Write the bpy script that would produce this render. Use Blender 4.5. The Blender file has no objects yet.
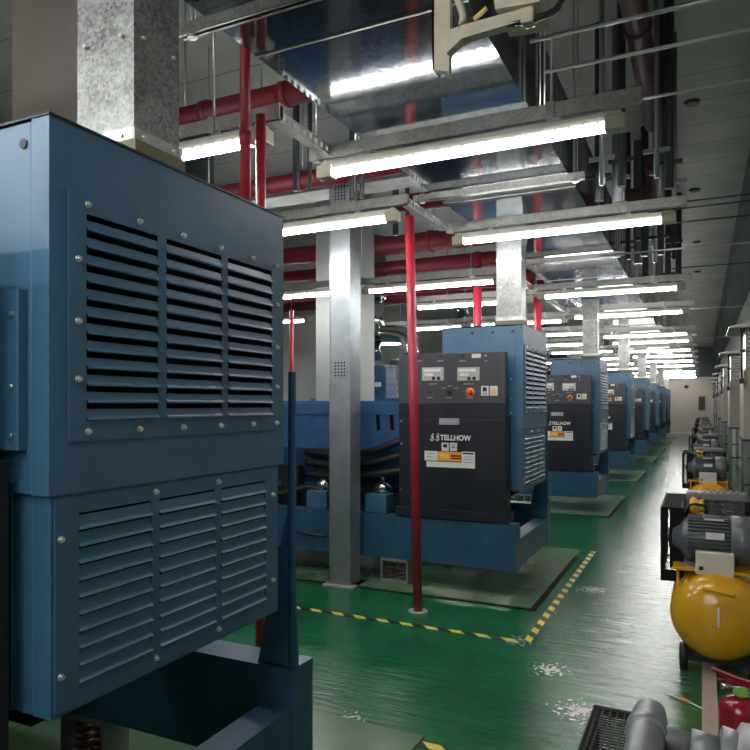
import bpy, bmesh, math, random
from mathutils import Vector, Matrix
random.seed(4)
C = bpy.context.scene.collection
PI = math.pi
SC = bpy.context.scene

# ------------------------------------------------------------------ materials
def mat(name, col, rough=0.5, metal=0.0, emit=None, es=0.0, spec=0.5, coat=0.0, var=0.0, vscale=8.0, bump=0.0, bscale=60.0, alpha=1.0):
    m = bpy.data.materials.new(name); m.use_nodes = True
    nt = m.node_tree; b = nt.nodes['Principled BSDF']
    b.inputs['Base Color'].default_value = (*col, 1)
    b.inputs['Roughness'].default_value = rough
    b.inputs['Metallic'].default_value = metal
    b.inputs['Specular IOR Level'].default_value = spec
    b.inputs['Coat Weight'].default_value = coat
    b.inputs['Coat Roughness'].default_value = 0.15
    if emit:
        b.inputs['Emission Color'].default_value = (*emit, 1)
        b.inputs['Emission Strength'].default_value = es
    if var or bump:
        tc = nt.nodes.new('ShaderNodeTexCoord')
        n = nt.nodes.new('ShaderNodeTexNoise'); n.inputs['Scale'].default_value = vscale; n.inputs['Detail'].default_value = 5
        nt.links.new(tc.outputs['Object'], n.inputs['Vector'])
        if var:
            r = nt.nodes.new('ShaderNodeMapRange')
            r.inputs['From Min'].default_value = .3; r.inputs['From Max'].default_value = .7
            r.inputs['To Min'].default_value = 1 - var; r.inputs['To Max'].default_value = 1 + var
            nt.links.new(n.outputs['Fac'], r.inputs['Value'])
            x = nt.nodes.new('ShaderNodeVectorMath'); x.operation = 'SCALE'
            x.inputs[0].default_value = col
            nt.links.new(r.outputs['Result'], x.inputs['Scale'])
            nt.links.new(x.outputs['Vector'], b.inputs['Base Color'])
        if bump:
            n2 = nt.nodes.new('ShaderNodeTexNoise'); n2.inputs['Scale'].default_value = bscale; n2.inputs['Detail'].default_value = 4
            nt.links.new(tc.outputs['Object'], n2.inputs['Vector'])
            bp = nt.nodes.new('ShaderNodeBump'); bp.inputs['Strength'].default_value = bump; bp.inputs['Distance'].default_value = .01
            nt.links.new(n2.outputs['Fac'], bp.inputs['Height'])
            nt.links.new(bp.outputs['Normal'], b.inputs['Normal'])
    return m

def galv(name, c1, c2, rough=0.3, scale=45, bump=0.06, spang=.45, metal=.92):
    m = bpy.data.materials.new(name); m.use_nodes = True
    nt = m.node_tree; b = nt.nodes['Principled BSDF']
    b.inputs['Metallic'].default_value = metal
    tc = nt.nodes.new('ShaderNodeTexCoord')
    v = nt.nodes.new('ShaderNodeTexVoronoi'); v.inputs['Scale'].default_value = scale
    n = nt.nodes.new('ShaderNodeTexNoise'); n.inputs['Scale'].default_value = 7; n.inputs['Detail'].default_value = 8; n.inputs['Roughness'].default_value = .7
    nt.links.new(tc.outputs['Object'], v.inputs['Vector']); nt.links.new(tc.outputs['Object'], n.inputs['Vector'])
    ma = nt.nodes.new('ShaderNodeMath'); ma.operation = 'MULTIPLY'; ma.inputs[1].default_value = spang
    nt.links.new(v.outputs['Color'], ma.inputs[0])
    ad = nt.nodes.new('ShaderNodeMath'); ad.operation = 'ADD'
    nt.links.new(ma.outputs[0], ad.inputs[0]); nt.links.new(n.outputs['Fac'], ad.inputs[1])
    cr = nt.nodes.new('ShaderNodeValToRGB')
    cr.color_ramp.elements[0].position = .5 * spang + .2; cr.color_ramp.elements[0].color = (*c1, 1)
    cr.color_ramp.elements[1].position = .55 + .85 * spang; cr.color_ramp.elements[1].color = (*c2, 1)
    nt.links.new(ad.outputs[0], cr.inputs['Fac']); nt.links.new(cr.outputs['Color'], b.inputs['Base Color'])
    mr = nt.nodes.new('ShaderNodeMapRange'); mr.inputs['To Min'].default_value = rough * .75; mr.inputs['To Max'].default_value = rough * 1.35
    nt.links.new(v.outputs['Color'], mr.inputs['Value']); nt.links.new(mr.outputs['Result'], b.inputs['Roughness'])
    bp = nt.nodes.new('ShaderNodeBump'); bp.inputs['Strength'].default_value = bump; bp.inputs['Distance'].default_value = .02
    nt.links.new(n.outputs['Fac'], bp.inputs['Height']); nt.links.new(bp.outputs['Normal'], b.inputs['Normal'])
    return m

M = {}
M['blue'] = mat('painted_blue_steel', (.045, .128, .222), .38, spec=.5, var=.10, vscale=5, bump=.02, bscale=150)
M['blue2'] = mat('painted_blue_casting', (.02, .085, .19), .45, var=.18, vscale=9)
M['bluebase'] = mat('painted_blue_base', (.022, .085, .15), .38, var=.14, vscale=6)
M['black'] = mat('black_void', (.004, .004, .005), .9, spec=.1)
M['panel'] = mat('charcoal_panel', (.015, .018, .026), .42, spec=.3, var=.08, vscale=20)
M['panel2'] = mat('charcoal_fascia', (.042, .044, .054), .5, var=.05, vscale=20)
M['rubber'] = mat('black_rubber', (.012, .012, .014), .42)
M['mesh'] = mat('black_wire', (.008, .008, .009), .7, spec=.25)
M['bolt'] = mat('zinc_bolt', (.72, .72, .70), .3, .9)
M['white'] = mat('white_label', (.68, .68, .66), .5)
M['grey'] = mat('grey_label', (.30, .31, .32), .5)
M['orange'] = mat('orange_label', (.85, .33, .02), .5)
M['yellowl'] = mat('yellow_label', (.75, .55, .12), .5)
M['lcd'] = mat('grey_display', (.42, .44, .42), .25, var=.2, vscale=90)
M['redbtn'] = mat('red_button', (.6, .06, .03), .35)
M['red'] = mat('red_pipe_paint', (.17, .012, .022), .42, var=.15, vscale=4)
M['darkred'] = mat('maroon_pipe_paint', (.075, .022, .03), .5)
M['red2'] = mat('red_pole_paint', (.34, .020, .035), .4, var=.15, vscale=9)
M['galv'] = galv('galvanised_steel', (.10, .105, .105), (.36, .375, .37), .42, 120, .04, .40, .75)
M['riser'] = galv('galvanised_riser', (.26, .29, .31), (.40, .44, .46), .36, 150, .01, .12, .8)
M['duct'] = galv('galvanised_duct', (.16, .18, .20), (.27, .30, .33), .10, 60, .001, .3, .92)
M['strut'] = galv('galvanised_strut', (.28, .29, .275), (.52, .52, .49), .42, 90, .03)
M['chrome'] = mat('polished_steel', (.75, .76, .76), .15, 1.0)
M['tube'] = mat('lit_tube', (.9, .9, .9), .4, emit=(1, .985, .96), es=27)
M['rib'] = mat('clear_rib', (.55, .55, .52), .4)
M['cap'] = mat('yellowed_plastic', (.42, .41, .30), .4)
M['lamp'] = mat('lamp_housing', (.46, .45, .40), .45)
M['beigem'] = mat('beige_painted_metal', (.47, .43, .32), .42, var=.12, vscale=14)
M['conduit'] = mat('steel_conduit', (.55, .56, .55), .3, .85)
M['darkpipe'] = mat('dark_conduit', (.03, .034, .04), .5)
M['greypipe'] = mat('grey_conduit', (.17, .18, .20), .45, .3)
M['yel'] = mat('yellow_tank_paint', (.70, .36, .012), .25, coat=.3, var=.06, vscale=4)
M['motor'] = mat('grey_cast_metal', (.12, .13, .145), .38, .25, var=.15, vscale=20)
M['motorl'] = mat('light_grey_cast_metal', (.20, .21, .22), .4, .3, var=.15, vscale=20)
M['ivory'] = mat('ivory_box', (.62, .58, .50), .5)
M['yfilter'] = mat('yellow_filter', (.80, .45, .03), .45)
M['redext'] = mat('red_enamel', (.28, .008, .014), .2, coat=.4)
M['greenl'] = mat('green_gauge', (.25, .55, .1), .4)
M['cabinet'] = mat('beige_cabinet', (.36, .325, .27), .5, var=.05, vscale=4)
M['cableg'] = mat('grey_frame', (.18, .20, .19), .5)
M['pillar'] = mat('pale_pillar', (.33, .35, .345), .6, var=.05)
M['brownduct'] = mat('brown_grey_cladding', (.26, .225, .205), .45, .2, var=.1, vscale=2.5)
M['endwall'] = mat('end_wall_paint', (.55, .50, .42), .6, var=.04, vscale=1)
M['wallp'] = mat('wall_paint', (.40, .41, .39), .7, var=.08, vscale=1)
M['slate'] = mat('slate_paint', (.09, .105, .11), .6, var=.1, vscale=1)
M['brown'] = mat('brown_board', (.06, .035, .028), .5)

def floor_mat():
    m = bpy.data.materials.new('green_epoxy'); m.use_nodes = True
    nt = m.node_tree; b = nt.nodes['Principled BSDF']; L = nt.links.new
    tc = nt.nodes.new('ShaderNodeTexCoord')
    n = nt.nodes.new('ShaderNodeTexNoise'); n.inputs['Scale'].default_value = 1.3; n.inputs['Detail'].default_value = 6
    L(tc.outputs['Object'], n.inputs['Vector'])
    cr = nt.nodes.new('ShaderNodeValToRGB')
    cr.color_ramp.elements[0].position = .3; cr.color_ramp.elements[0].color = (.006, .085, .03, 1)
    cr.color_ramp.elements[1].position = .75; cr.color_ramp.elements[1].color = (.014, .155, .06, 1)
    L(n.outputs['Fac'], cr.inputs['Fac'])
    # streaky reflections of lights and walls painted into the aisle colour
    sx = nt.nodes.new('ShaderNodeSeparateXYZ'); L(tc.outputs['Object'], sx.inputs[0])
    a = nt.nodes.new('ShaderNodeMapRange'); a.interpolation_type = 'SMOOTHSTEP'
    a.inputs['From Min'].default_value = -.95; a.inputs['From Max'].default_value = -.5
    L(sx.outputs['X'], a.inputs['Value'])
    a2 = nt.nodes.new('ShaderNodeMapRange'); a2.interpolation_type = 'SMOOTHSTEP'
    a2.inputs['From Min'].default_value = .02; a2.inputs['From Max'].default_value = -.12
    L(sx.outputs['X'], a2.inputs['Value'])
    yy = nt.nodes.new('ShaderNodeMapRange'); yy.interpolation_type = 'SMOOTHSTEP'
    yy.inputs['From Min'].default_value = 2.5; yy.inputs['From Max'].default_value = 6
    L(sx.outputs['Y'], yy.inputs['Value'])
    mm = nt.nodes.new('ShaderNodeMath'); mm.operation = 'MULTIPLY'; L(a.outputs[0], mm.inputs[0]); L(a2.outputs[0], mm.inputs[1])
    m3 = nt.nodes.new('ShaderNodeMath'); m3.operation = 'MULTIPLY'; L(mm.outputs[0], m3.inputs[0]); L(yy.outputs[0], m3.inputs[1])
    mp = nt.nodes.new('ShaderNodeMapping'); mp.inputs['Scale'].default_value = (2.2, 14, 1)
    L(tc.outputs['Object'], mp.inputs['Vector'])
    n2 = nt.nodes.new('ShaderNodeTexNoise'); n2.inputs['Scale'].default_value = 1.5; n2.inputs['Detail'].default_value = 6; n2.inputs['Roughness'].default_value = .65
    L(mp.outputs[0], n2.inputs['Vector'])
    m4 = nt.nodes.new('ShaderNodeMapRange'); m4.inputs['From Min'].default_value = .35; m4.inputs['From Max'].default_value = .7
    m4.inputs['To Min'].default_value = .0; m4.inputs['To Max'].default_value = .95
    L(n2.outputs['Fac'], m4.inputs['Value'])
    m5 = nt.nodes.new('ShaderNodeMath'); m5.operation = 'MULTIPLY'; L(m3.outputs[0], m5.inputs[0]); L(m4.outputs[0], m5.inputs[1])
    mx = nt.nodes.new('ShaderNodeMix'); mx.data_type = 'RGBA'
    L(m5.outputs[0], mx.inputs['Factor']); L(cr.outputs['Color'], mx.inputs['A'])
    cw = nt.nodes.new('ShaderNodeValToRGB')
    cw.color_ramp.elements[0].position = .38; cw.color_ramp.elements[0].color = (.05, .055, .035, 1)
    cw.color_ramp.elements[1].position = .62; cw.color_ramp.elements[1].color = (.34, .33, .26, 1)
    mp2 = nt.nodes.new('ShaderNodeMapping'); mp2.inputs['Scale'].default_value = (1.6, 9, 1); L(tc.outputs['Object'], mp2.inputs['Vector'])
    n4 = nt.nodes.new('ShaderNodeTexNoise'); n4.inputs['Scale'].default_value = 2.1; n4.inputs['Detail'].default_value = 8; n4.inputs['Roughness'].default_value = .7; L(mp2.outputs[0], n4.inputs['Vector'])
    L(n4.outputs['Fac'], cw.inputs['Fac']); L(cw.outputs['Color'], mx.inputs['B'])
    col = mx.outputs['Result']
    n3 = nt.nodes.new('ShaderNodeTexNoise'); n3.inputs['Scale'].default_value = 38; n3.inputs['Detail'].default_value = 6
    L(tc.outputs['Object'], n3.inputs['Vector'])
    for (cx, cy, rad) in ((-1.12, 4.56, .13), (-.83, 4.15, .15), (-.57, 3.66, .19), (-.86, 6.1, .2), (-.42, 2.6, .25), (-1.6, 3.05, .12)):   # chipped paint; the farthest patch is a painted light reflection
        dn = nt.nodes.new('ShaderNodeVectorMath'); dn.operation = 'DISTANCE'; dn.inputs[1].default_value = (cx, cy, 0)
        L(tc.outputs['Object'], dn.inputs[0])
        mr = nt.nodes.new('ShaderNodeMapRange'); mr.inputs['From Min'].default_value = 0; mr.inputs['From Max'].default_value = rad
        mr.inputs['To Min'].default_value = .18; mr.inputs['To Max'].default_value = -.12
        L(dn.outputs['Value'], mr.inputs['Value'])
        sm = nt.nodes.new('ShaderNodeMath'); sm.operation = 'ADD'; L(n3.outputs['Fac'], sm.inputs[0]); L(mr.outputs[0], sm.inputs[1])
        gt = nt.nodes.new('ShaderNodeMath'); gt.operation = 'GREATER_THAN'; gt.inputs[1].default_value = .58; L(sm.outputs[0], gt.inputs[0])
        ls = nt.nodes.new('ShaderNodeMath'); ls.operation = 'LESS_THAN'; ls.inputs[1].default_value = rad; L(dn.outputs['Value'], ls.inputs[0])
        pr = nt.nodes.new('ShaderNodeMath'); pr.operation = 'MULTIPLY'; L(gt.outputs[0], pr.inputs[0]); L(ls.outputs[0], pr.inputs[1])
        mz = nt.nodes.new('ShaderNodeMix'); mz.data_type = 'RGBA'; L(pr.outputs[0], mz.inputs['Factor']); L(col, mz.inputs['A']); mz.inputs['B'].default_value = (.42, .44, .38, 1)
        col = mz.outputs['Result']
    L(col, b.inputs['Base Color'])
    b.inputs['Specular IOR Level'].default_value = .6
    rr = nt.nodes.new('ShaderNodeMapRange'); rr.inputs['To Min'].default_value = .04; rr.inputs['To Max'].default_value = .26
    L(n2.outputs['Fac'], rr.inputs['Value']); L(rr.outputs[0], b.inputs['Roughness'])
    bp = nt.nodes.new('ShaderNodeBump'); bp.inputs['Strength'].default_value = .5; bp.inputs['Distance'].default_value = .01
    L(n2.outputs['Fac'], bp.inputs['Height']); L(bp.outputs['Normal'], b.inputs['Normal'])
    return m
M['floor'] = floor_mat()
M['slab'] = mat('worn_green_slab', (.085, .16, .085), .24, var=.3, vscale=2.2, bump=.05, bscale=8)
M['crack'] = mat('dark_joint', (.016, .011, .008), .9, spec=.1, var=.5, vscale=9)

def tape_mat():
    m = bpy.data.materials.new('hazard_tape'); m.use_nodes = True
    nt = m.node_tree; b = nt.nodes['Principled BSDF']; L = nt.links.new
    tc = nt.nodes.new('ShaderNodeTexCoord'); sx = nt.nodes.new('ShaderNodeSeparateXYZ'); L(tc.outputs['Object'], sx.inputs[0])
    ad = nt.nodes.new('ShaderNodeMath'); ad.operation = 'ADD'; L(sx.outputs['X'], ad.inputs[0]); L(sx.outputs['Y'], ad.inputs[1])
    mu = nt.nodes.new('ShaderNodeMath'); mu.operation = 'MULTIPLY'; mu.inputs[1].default_value = 1 / .19; L(ad.outputs[0], mu.inputs[0])
    fr = nt.nodes.new('ShaderNodeMath'); fr.operation = 'FRACT'; L(mu.outputs[0], fr.inputs[0])
    gt = nt.nodes.new('ShaderNodeMath'); gt.operation = 'GREATER_THAN'; gt.inputs[1].default_value = .5; L(fr.outputs[0], gt.inputs[0])
    mx = nt.nodes.new('ShaderNodeMix'); mx.data_type = 'RGBA'; L(gt.outputs[0], mx.inputs['Factor'])
    mx.inputs['A'].default_value = (.012, .016, .012, 1); mx.inputs['B'].default_value = (.72, .58, .06, 1)
    L(mx.outputs['Result'], b.inputs['Base Color']); b.inputs['Roughness'].default_value = .4
    return m
M['tape'] = tape_mat()

def ceil_mat():
    m = bpy.data.materials.new('ceiling_concrete'); m.use_nodes = True
    nt = m.node_tree; b = nt.nodes['Principled BSDF']; L = nt.links.new
    tc = nt.nodes.new('ShaderNodeTexCoord'); sx = nt.nodes.new('ShaderNodeSeparateXYZ'); L(tc.outputs['Object'], sx.inputs[0])
    mu = nt.nodes.new('ShaderNodeMath'); mu.operation = 'MULTIPLY'; mu.inputs[1].default_value = 1 / .62; L(sx.outputs['Y'], mu.inputs[0])
    fr = nt.nodes.new('ShaderNodeMath'); fr.operation = 'FRACT'; L(mu.outputs[0], fr.inputs[0])
    lt = nt.nodes.new('ShaderNodeMath'); lt.operation = 'LESS_THAN'; lt.inputs[1].default_value = .03; L(fr.outputs[0], lt.inputs[0])
    n = nt.nodes.new('ShaderNodeTexNoise'); n.inputs['Scale'].default_value = 1.1; n.inputs['Detail'].default_value = 5; L(tc.outputs['Object'], n.inputs['Vector'])
    cr = nt.nodes.new('ShaderNodeValToRGB')
    cr.color_ramp.elements[0].position = .3; cr.color_ramp.elements[0].color = (.28, .30, .29, 1)
    cr.color_ramp.elements[1].position = .75; cr.color_ramp.elements[1].color = (.45, .46, .43, 1)
    L(n.outputs['Fac'], cr.inputs['Fac'])
    mx = nt.nodes.new('ShaderNodeMix'); mx.data_type = 'RGBA'; L(lt.outputs[0], mx.inputs['Factor'])
    L(cr.outputs['Color'], mx.inputs['A']); mx.inputs['B'].default_value = (.17, .18, .18, 1)
    L(mx.outputs['Result'], b.inputs['Base Color']); b.inputs['Roughness'].default_value = .55
    return m
M['ceil'] = ceil_mat()

# ------------------------------------------------------------------ helpers
def box(bm, x0, x1, y0, y1, z0, z1, bev=0.0):
    vs = [bm.verts.new((x, y, z)) for x in (x0, x1) for y in (y0, y1) for z in (z0, z1)]
    fs = []
    for q in ((0, 1, 3, 2), (4, 6, 7, 5), (0, 4, 5, 1), (2, 3, 7, 6), (0, 2, 6, 4), (1, 5, 7, 3)):
        fs.append(bm.faces.new([vs[i] for i in q]))
    if bev:
        es = list({e for f in fs for e in f.edges})
        bmesh.ops.bevel(bm, geom=es, offset=bev, segments=2, affect='EDGES', profile=.5)

def bx(x0, x1, y0, y1, z0, z1, bev=0.0):
    bm = bmesh.new(); box(bm, x0, x1, y0, y1, z0, z1, bev); return bm

def cyl(bm, p, q, r, n=16, r2=None, cap=True):
    p = Vector(p); q = Vector(q); d = q - p
    if r2 is None: r2 = r
    m = Matrix.Translation((p + q) / 2) @ d.to_track_quat('Z', 'Y').to_matrix().to_4x4()
    g = bmesh.ops.create_cone(bm, cap_ends=cap, segments=n, radius1=r, radius2=r2, depth=d.length, matrix=m)
    for v in g['verts']:
        for f in v.link_faces:
            if len(f.verts) == 4: f.smooth = True

def tube(bm, pts, r, n=10):
    """swept round tube along a point list"""
    pts = [Vector(p) for p in pts]; rings = []
    for i, p in enumerate(pts):
        t = (pts[min(i + 1, len(pts) - 1)] - pts[max(i - 1, 0)]).normalized()
        up = Vector((0, 0, 1)) if abs(t.z) < .9 else Vector((1, 0, 0))
        a = t.cross(up).normalized(); b2 = t.cross(a)
        rings.append([bm.verts.new(p + (a * math.cos(2 * PI * k / n) + b2 * math.sin(2 * PI * k / n)) * r) for k in range(n)])
    for i in range(len(rings) - 1):
        for k in range(n):
            f = bm.faces.new((rings[i][k], rings[i][(k + 1) % n], rings[i + 1][(k + 1) % n], rings[i + 1][k])); f.smooth = True
    bm.faces.new(rings[0]); bm.faces.new(rings[-1][::-1])

def arc(pts, k=6):
    """smooth a polyline (Catmull-Rom)"""
    P = [Vector(p) for p in pts]; P = [P[0] * 2 - P[1]] + P + [P[-1] * 2 - P[-2]]; out = []
    for i in range(1, len(P) - 2):
        for j in range(k):
            t = j / k
            out.append(.5 * ((2 * P[i]) + (-P[i - 1] + P[i + 1]) * t + (2 * P[i - 1] - 5 * P[i] + 4 * P[i + 1] - P[i + 2]) * t * t + (-P[i - 1] + 3 * P[i] - 3 * P[i + 1] + P[i + 2]) * t ** 3))
    return out + [P[-2]]

def prism(bm, prof, axis, a, b):
    """extrude a closed 2-D profile along an axis ('x': profile is (y,z); 'y': (x,z); 'z': (x,y))"""
    def pt(u, v, w):
        return {'x': (w, u, v), 'y': (u, w, v), 'z': (u, v, w)}[axis]
    A = [bm.verts.new(pt(u, v, a)) for u, v in prof]; B = [bm.verts.new(pt(u, v, b)) for u, v in prof]
    n = len(prof)
    bm.faces.new(A[::-1]); bm.faces.new(B)
    for i in range(n): bm.faces.new((A[i], A[(i + 1) % n], B[(i + 1) % n], B[i]))

def lathe(bm, prof, o, axis='z', n=24):
    """revolve (r, h) pairs round an axis through o"""
    o = Vector(o); rings = []
    for r, h in prof:
        ring = []
        for k in range(n):
            c, s = math.cos(2 * PI * k / n) * max(r, 1e-4), math.sin(2 * PI * k / n) * max(r, 1e-4)
            v = {'z': (c, s, h), 'x': (h, c, s), 'y': (c, h, s)}[axis]
            ring.append(bm.verts.new(o + Vector(v)))
        rings.append(ring)
    for i in range(len(rings) - 1):
        for k in range(n):
            f = bm.faces.new((rings[i][k], rings[i][(k + 1) % n], rings[i + 1][(k + 1) % n], rings[i + 1][k])); f.smooth = True
    bm.faces.new(rings[0][::-1]); bm.faces.new(rings[-1])

def far_pieces(bm):
    """groups of vertices that form far-apart pieces of one bmesh"""
    left = set(bm.verts); isl = []
    while left:
        st = [left.pop()]; grp = []
        while st:
            v = st.pop(); grp.append(v)
            for e in v.link_edges:
                w = e.other_vert(v)
                if w in left: left.remove(w); st.append(w)
        lo = [min(v.co[i] for v in grp) for i in range(3)]; hi = [max(v.co[i] for v in grp) for i in range(3)]
        isl.append([grp, lo, hi, max(hi[i] - lo[i] for i in range(3))])
    n = len(isl); root = list(range(n))
    def find(i):
        while root[i] != i: i = root[i]
        return i
    for i in range(n):
        for j in range(i + 1, n):
            a, b = isl[i], isl[j]
            g = math.sqrt(sum(max(0, a[1][k] - b[2][k], b[1][k] - a[2][k]) ** 2 for k in range(3)))
            if g <= max(.0199, .499 * max(a[3], b[3])): root[find(i)] = find(j)
    out = {}
    for i in range(n): out.setdefault(find(i), []).extend(isl[i][0])
    return list(out.values())

def obj(name, bm, material, parent=None, loc=None):
    bmesh.ops.recalc_face_normals(bm, faces=bm.faces)
    if parent and 8 < len(bm.verts) < 4000:
        ps = far_pieces(bm)
        if 1 < len(ps) <= 12:
            bm.verts.index_update(); first = None
            idx = [{v.index for v in p} for p in ps]
            for ids in idx:
                b2 = bm.copy()
                b2.verts.ensure_lookup_table()
                bmesh.ops.delete(b2, geom=[v for v in b2.verts if v.index not in ids], context='VERTS')
                me = bpy.data.meshes.new(name); b2.to_mesh(me); b2.free(); me.materials.append(material)
                o = bpy.data.objects.new(name, me); C.objects.link(o); o.parent = parent
                first = first or o
            bm.free(); return first
    me = bpy.data.meshes.new(name); bm.to_mesh(me); bm.free()
    me.materials.append(material)
    o = bpy.data.objects.new(name, me); C.objects.link(o)
    if parent: o.parent = parent
    if loc: o.location = loc
    return o

def tag(o, label, cat, group=None, kind=None):
    o['label'] = label; o['category'] = cat
    if group: o['group'] = group
    if kind: o['kind'] = kind
    return o

def thing(name, label, cat, loc=(0, 0, 0), rz=0, group=None):
    o = bpy.data.objects.new(name, None); C.objects.link(o)
    o.empty_display_size = .1
    o.location = loc; o.rotation_euler = (0, 0, rz)
    return tag(o, label, cat, group)

def struct(name, bm, m):
    o = obj(name, bm, m); o['kind'] = 'structure'; return o

KIDS = {}
def dup(root, loc, label, group=None):
    kids = KIDS.setdefault(root.name, [(c, [g for g in bpy.data.objects if g.parent == c]) for c in [k for k in bpy.data.objects if k.parent == root]])
    r = root.copy(); C.objects.link(r); r.location = loc; r['label'] = label
    if group: r['group'] = group
    for ch, gs in kids:
        c = ch.copy(); C.objects.link(c); c.parent = r
        for g in gs:
            d = g.copy(); C.objects.link(d); d.parent = c
    return r

def text_mesh(name, s, size, material, parent, loc, rot=(PI / 2, 0, 0), ext=.001, sx=1):
    cu = bpy.data.curves.new(name, 'FONT'); cu.body = s; cu.size = size; cu.extrude = ext
    cu.offset = .0022; cu.align_x = 'CENTER'; cu.align_y = 'CENTER'
    o = bpy.data.objects.new(name + '_tmp', cu); C.objects.link(o)
    dg = bpy.context.evaluated_depsgraph_get()
    me = bpy.data.meshes.new_from_object(o.evaluated_get(dg))
    bpy.data.objects.remove(o)
    me.materials.append(material)
    t = bpy.data.objects.new(name, me); C.objects.link(t); t.parent = parent
    t.location = loc; t.rotation_euler = rot; t.scale = (sx, 1, 1)
    return t

# ------------------------------------------------------------------ camera
YAW = math.atan(327 / 680)
cam_d = bpy.data.cameras.new('camera'); cam = bpy.data.objects.new('camera', cam_d); C.objects.link(cam)
cam.location = (0, 0, 1.6); cam.rotation_euler = (PI / 2, 0, YAW)
cam_d.sensor_width = 36; cam_d.lens = 36 * 680 / 750; cam_d.shift_y = (404 - 375) / 750
cam_d.clip_start = .05; cam_d.clip_end = 200
SC.camera = cam

# ------------------------------------------------------------------ setting
H = 4.6; YE = 39.6; YB = -5.5; XL = -9.0; XR = .86
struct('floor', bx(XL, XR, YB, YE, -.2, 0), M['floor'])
struct('ceiling', bx(XL, XR, YB, YE, H, H + .04), M['ceil'])
struct('wall_left', bx(XL - .2, XL, YB, YE, 0, H), M['wallp'])
struct('wall_right', bx(XR, XR + .2, YB, YE, 0, H), M['wallp'])
struct('wall_end', bx(XL, XR, YE, YE + .2, 0, 3.03), M['endwall'])
struct('wall_end', bx(XL, XR, YE - .1, YE + .2, 3.03, H), M['slate'])
struct('wall_back', bx(XL, XR, YB - .2, YB, 0, H), M['wallp'])
struct('baseboard_end', bx(XL, XR - .4, YE - .03, YE, 0, .12), mat('pale_skirting', (.6, .6, .56), .5))
struct('trim_1', bx(.50, XR, YB, YE - .1, 3.85, H), M['slate'])          # dropped beam over the right wall
struct('trim_2', bx(0.0, .075, 2.2, 8.0, 0, .012), mat('beige_strip', (.42, .33, .25), .5, var=.1))  # thin raised beige strip along the floor
# pillars
struct('trim_3', bx(-4.65, -4.05, 7.85, 8.4, 0, H), M['pillar'])
struct('trim_4', bx(-3.41, -2.9, 2.5, 3.05, 0, H), M['brownduct'])
for i, y in enumerate((17.6, 27.4)):
    struct('trim_%d' % (5 + i), bx(-4.65, -4.05, y, y + .55, 0, H), M['pillar'])

GY = [1.09, 5.70, 10.5, 15.35, 20.3, 25.2, 30.0, 34.6]
for i, y in enumerate(GY):
    struct('trim_%d' % (10 + i), bx(-7.2, -1.2, y - .4, y + 1.95, 0, .012), M['slab'])
    bm = bmesh.new()
    for (x0, x1, y0, y1) in ((-7.2, -1.2, y - .43, y - .4), (-1.2, -1.162, y - .425, y + 1.6)):
        box(bm, x0, x1, y0, y1, 0, .004)
    struct('trim_%d' % (20 + i), bm, M['crack'])

# hazard tapes
tag(obj('hazard_tape', bx(-6.5, -1.09, 4.525, 4.575, 0, .003), M['tape']), 'long yellow and black floor tape crossing in front of second generator', 'floor tape')
tag(obj('hazard_tape', bx(-1.085, -1.035, 4.55, 7.65, 0, .0035), M['tape']), 'yellow and black floor tape running along aisle beside second generator', 'floor tape')
tag(obj('hazard_tape', bx(-6.5, -1.06, 2.95, 3.0, 0, .003), M['tape']), 'yellow and black floor tape at bottom, just behind the nearest generator', 'floor tape')

# ------------------------------------------------------------------ generator set (local x = X + 3.5, y = Y - Yr)
ORD = ['nearest', 'second', 'third', 'fourth', 'fifth', 'sixth', 'seventh', 'eighth']
gen = thing('generator_set', 'nearest big blue generator set, louvred radiator filling left of the view', 'generator', (-3.5, GY[0], 0), 0, 'blue generator sets in a row')
def X(x): return x + 3.5

# base: two channel rails, cross members, end member
def rail(y0, y1, face):
    bm = bmesh.new()
    z0, z1 = .23, .61
    w = .012 * 1.3
    box(bm, X(-6.9), X(-1.37), y0, y1, z1 - w, z1)      # top flange
    box(bm, X(-6.9), X(-1.37), y0, y1, z0, z0 + w)      # bottom flange
    ym = face
    box(bm, X(-6.9), X(-1.372), ym - .006, ym + .006, z0 + w, z1 - w)   # web
    box(bm, X(-1.383), X(-1.37), y0 + .003, y1 - .003, z0 + w, z1 - w)  # end plate
    for xs in (-2.9, -4.4, -5.8):
        box(bm, X(xs), X(xs + .012), min(y0, ym) + .004, max(y1, ym) - .004, z0 + w, z1 - w)
    return bm
obj('base_rail', rail(-.20, -.05, -.192), M['bluebase'], gen)
obj('base_rail', rail(1.05, 1.20, 1.058), M['bluebase'], gen)
bm = bmesh.new()
box(bm, X(-1.50), X(-1.375), -.05, 1.05, .455, .47)
box(bm, X(-1.387), X(-1.375), -.05, 1.05, .24, .455)
box(bm, X(-1.50), X(-1.375), -.05, 1.05, .235, .25)
obj('end_member', bm, M['bluebase'], gen)
for xs in (-3.2, -4.3, -5.2, -6.7):
    obj('cross_member', bx(X(xs), X(xs + .14), -.04, 1.04, .26, .55), M['bluebase'], gen)

# vibration isolators
def isolator(xc, yc):
    bm = bmesh.new()
    box(bm, X(xc - .13), X(xc + .13), yc - .08, yc + .08, .012, .035)
    box(bm, X(xc - .13), X(xc + .13), yc - .08, yc + .08, .205, .23)
    box(bm, X(xc - .13), X(xc - .115), yc - .075, yc + .075, .035, .205)
    box(bm, X(xc + .115), X(xc + .13), yc - .075, yc + .075, .035, .205)
    return bm
spring_m = mat('copper_spring', (.13, .055, .04), .5, .3)
for xc in (-2.46, -4.6, -6.3):
    for yc in (-.12, 1.12):
        f = obj('isolator', isolator(xc, yc), M['cableg'], gen)
        bm = bmesh.new()
        for dx in (-.055, .055):
            pts = [(X(xc + dx) + .038 * math.cos(t * .5), yc + .038 * math.sin(t * .5), .04 + .16 * t / 60) for t in range(61)]
            tube(bm, pts, .009, 6)
        obj('spring', bm, spring_m, f)

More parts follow.
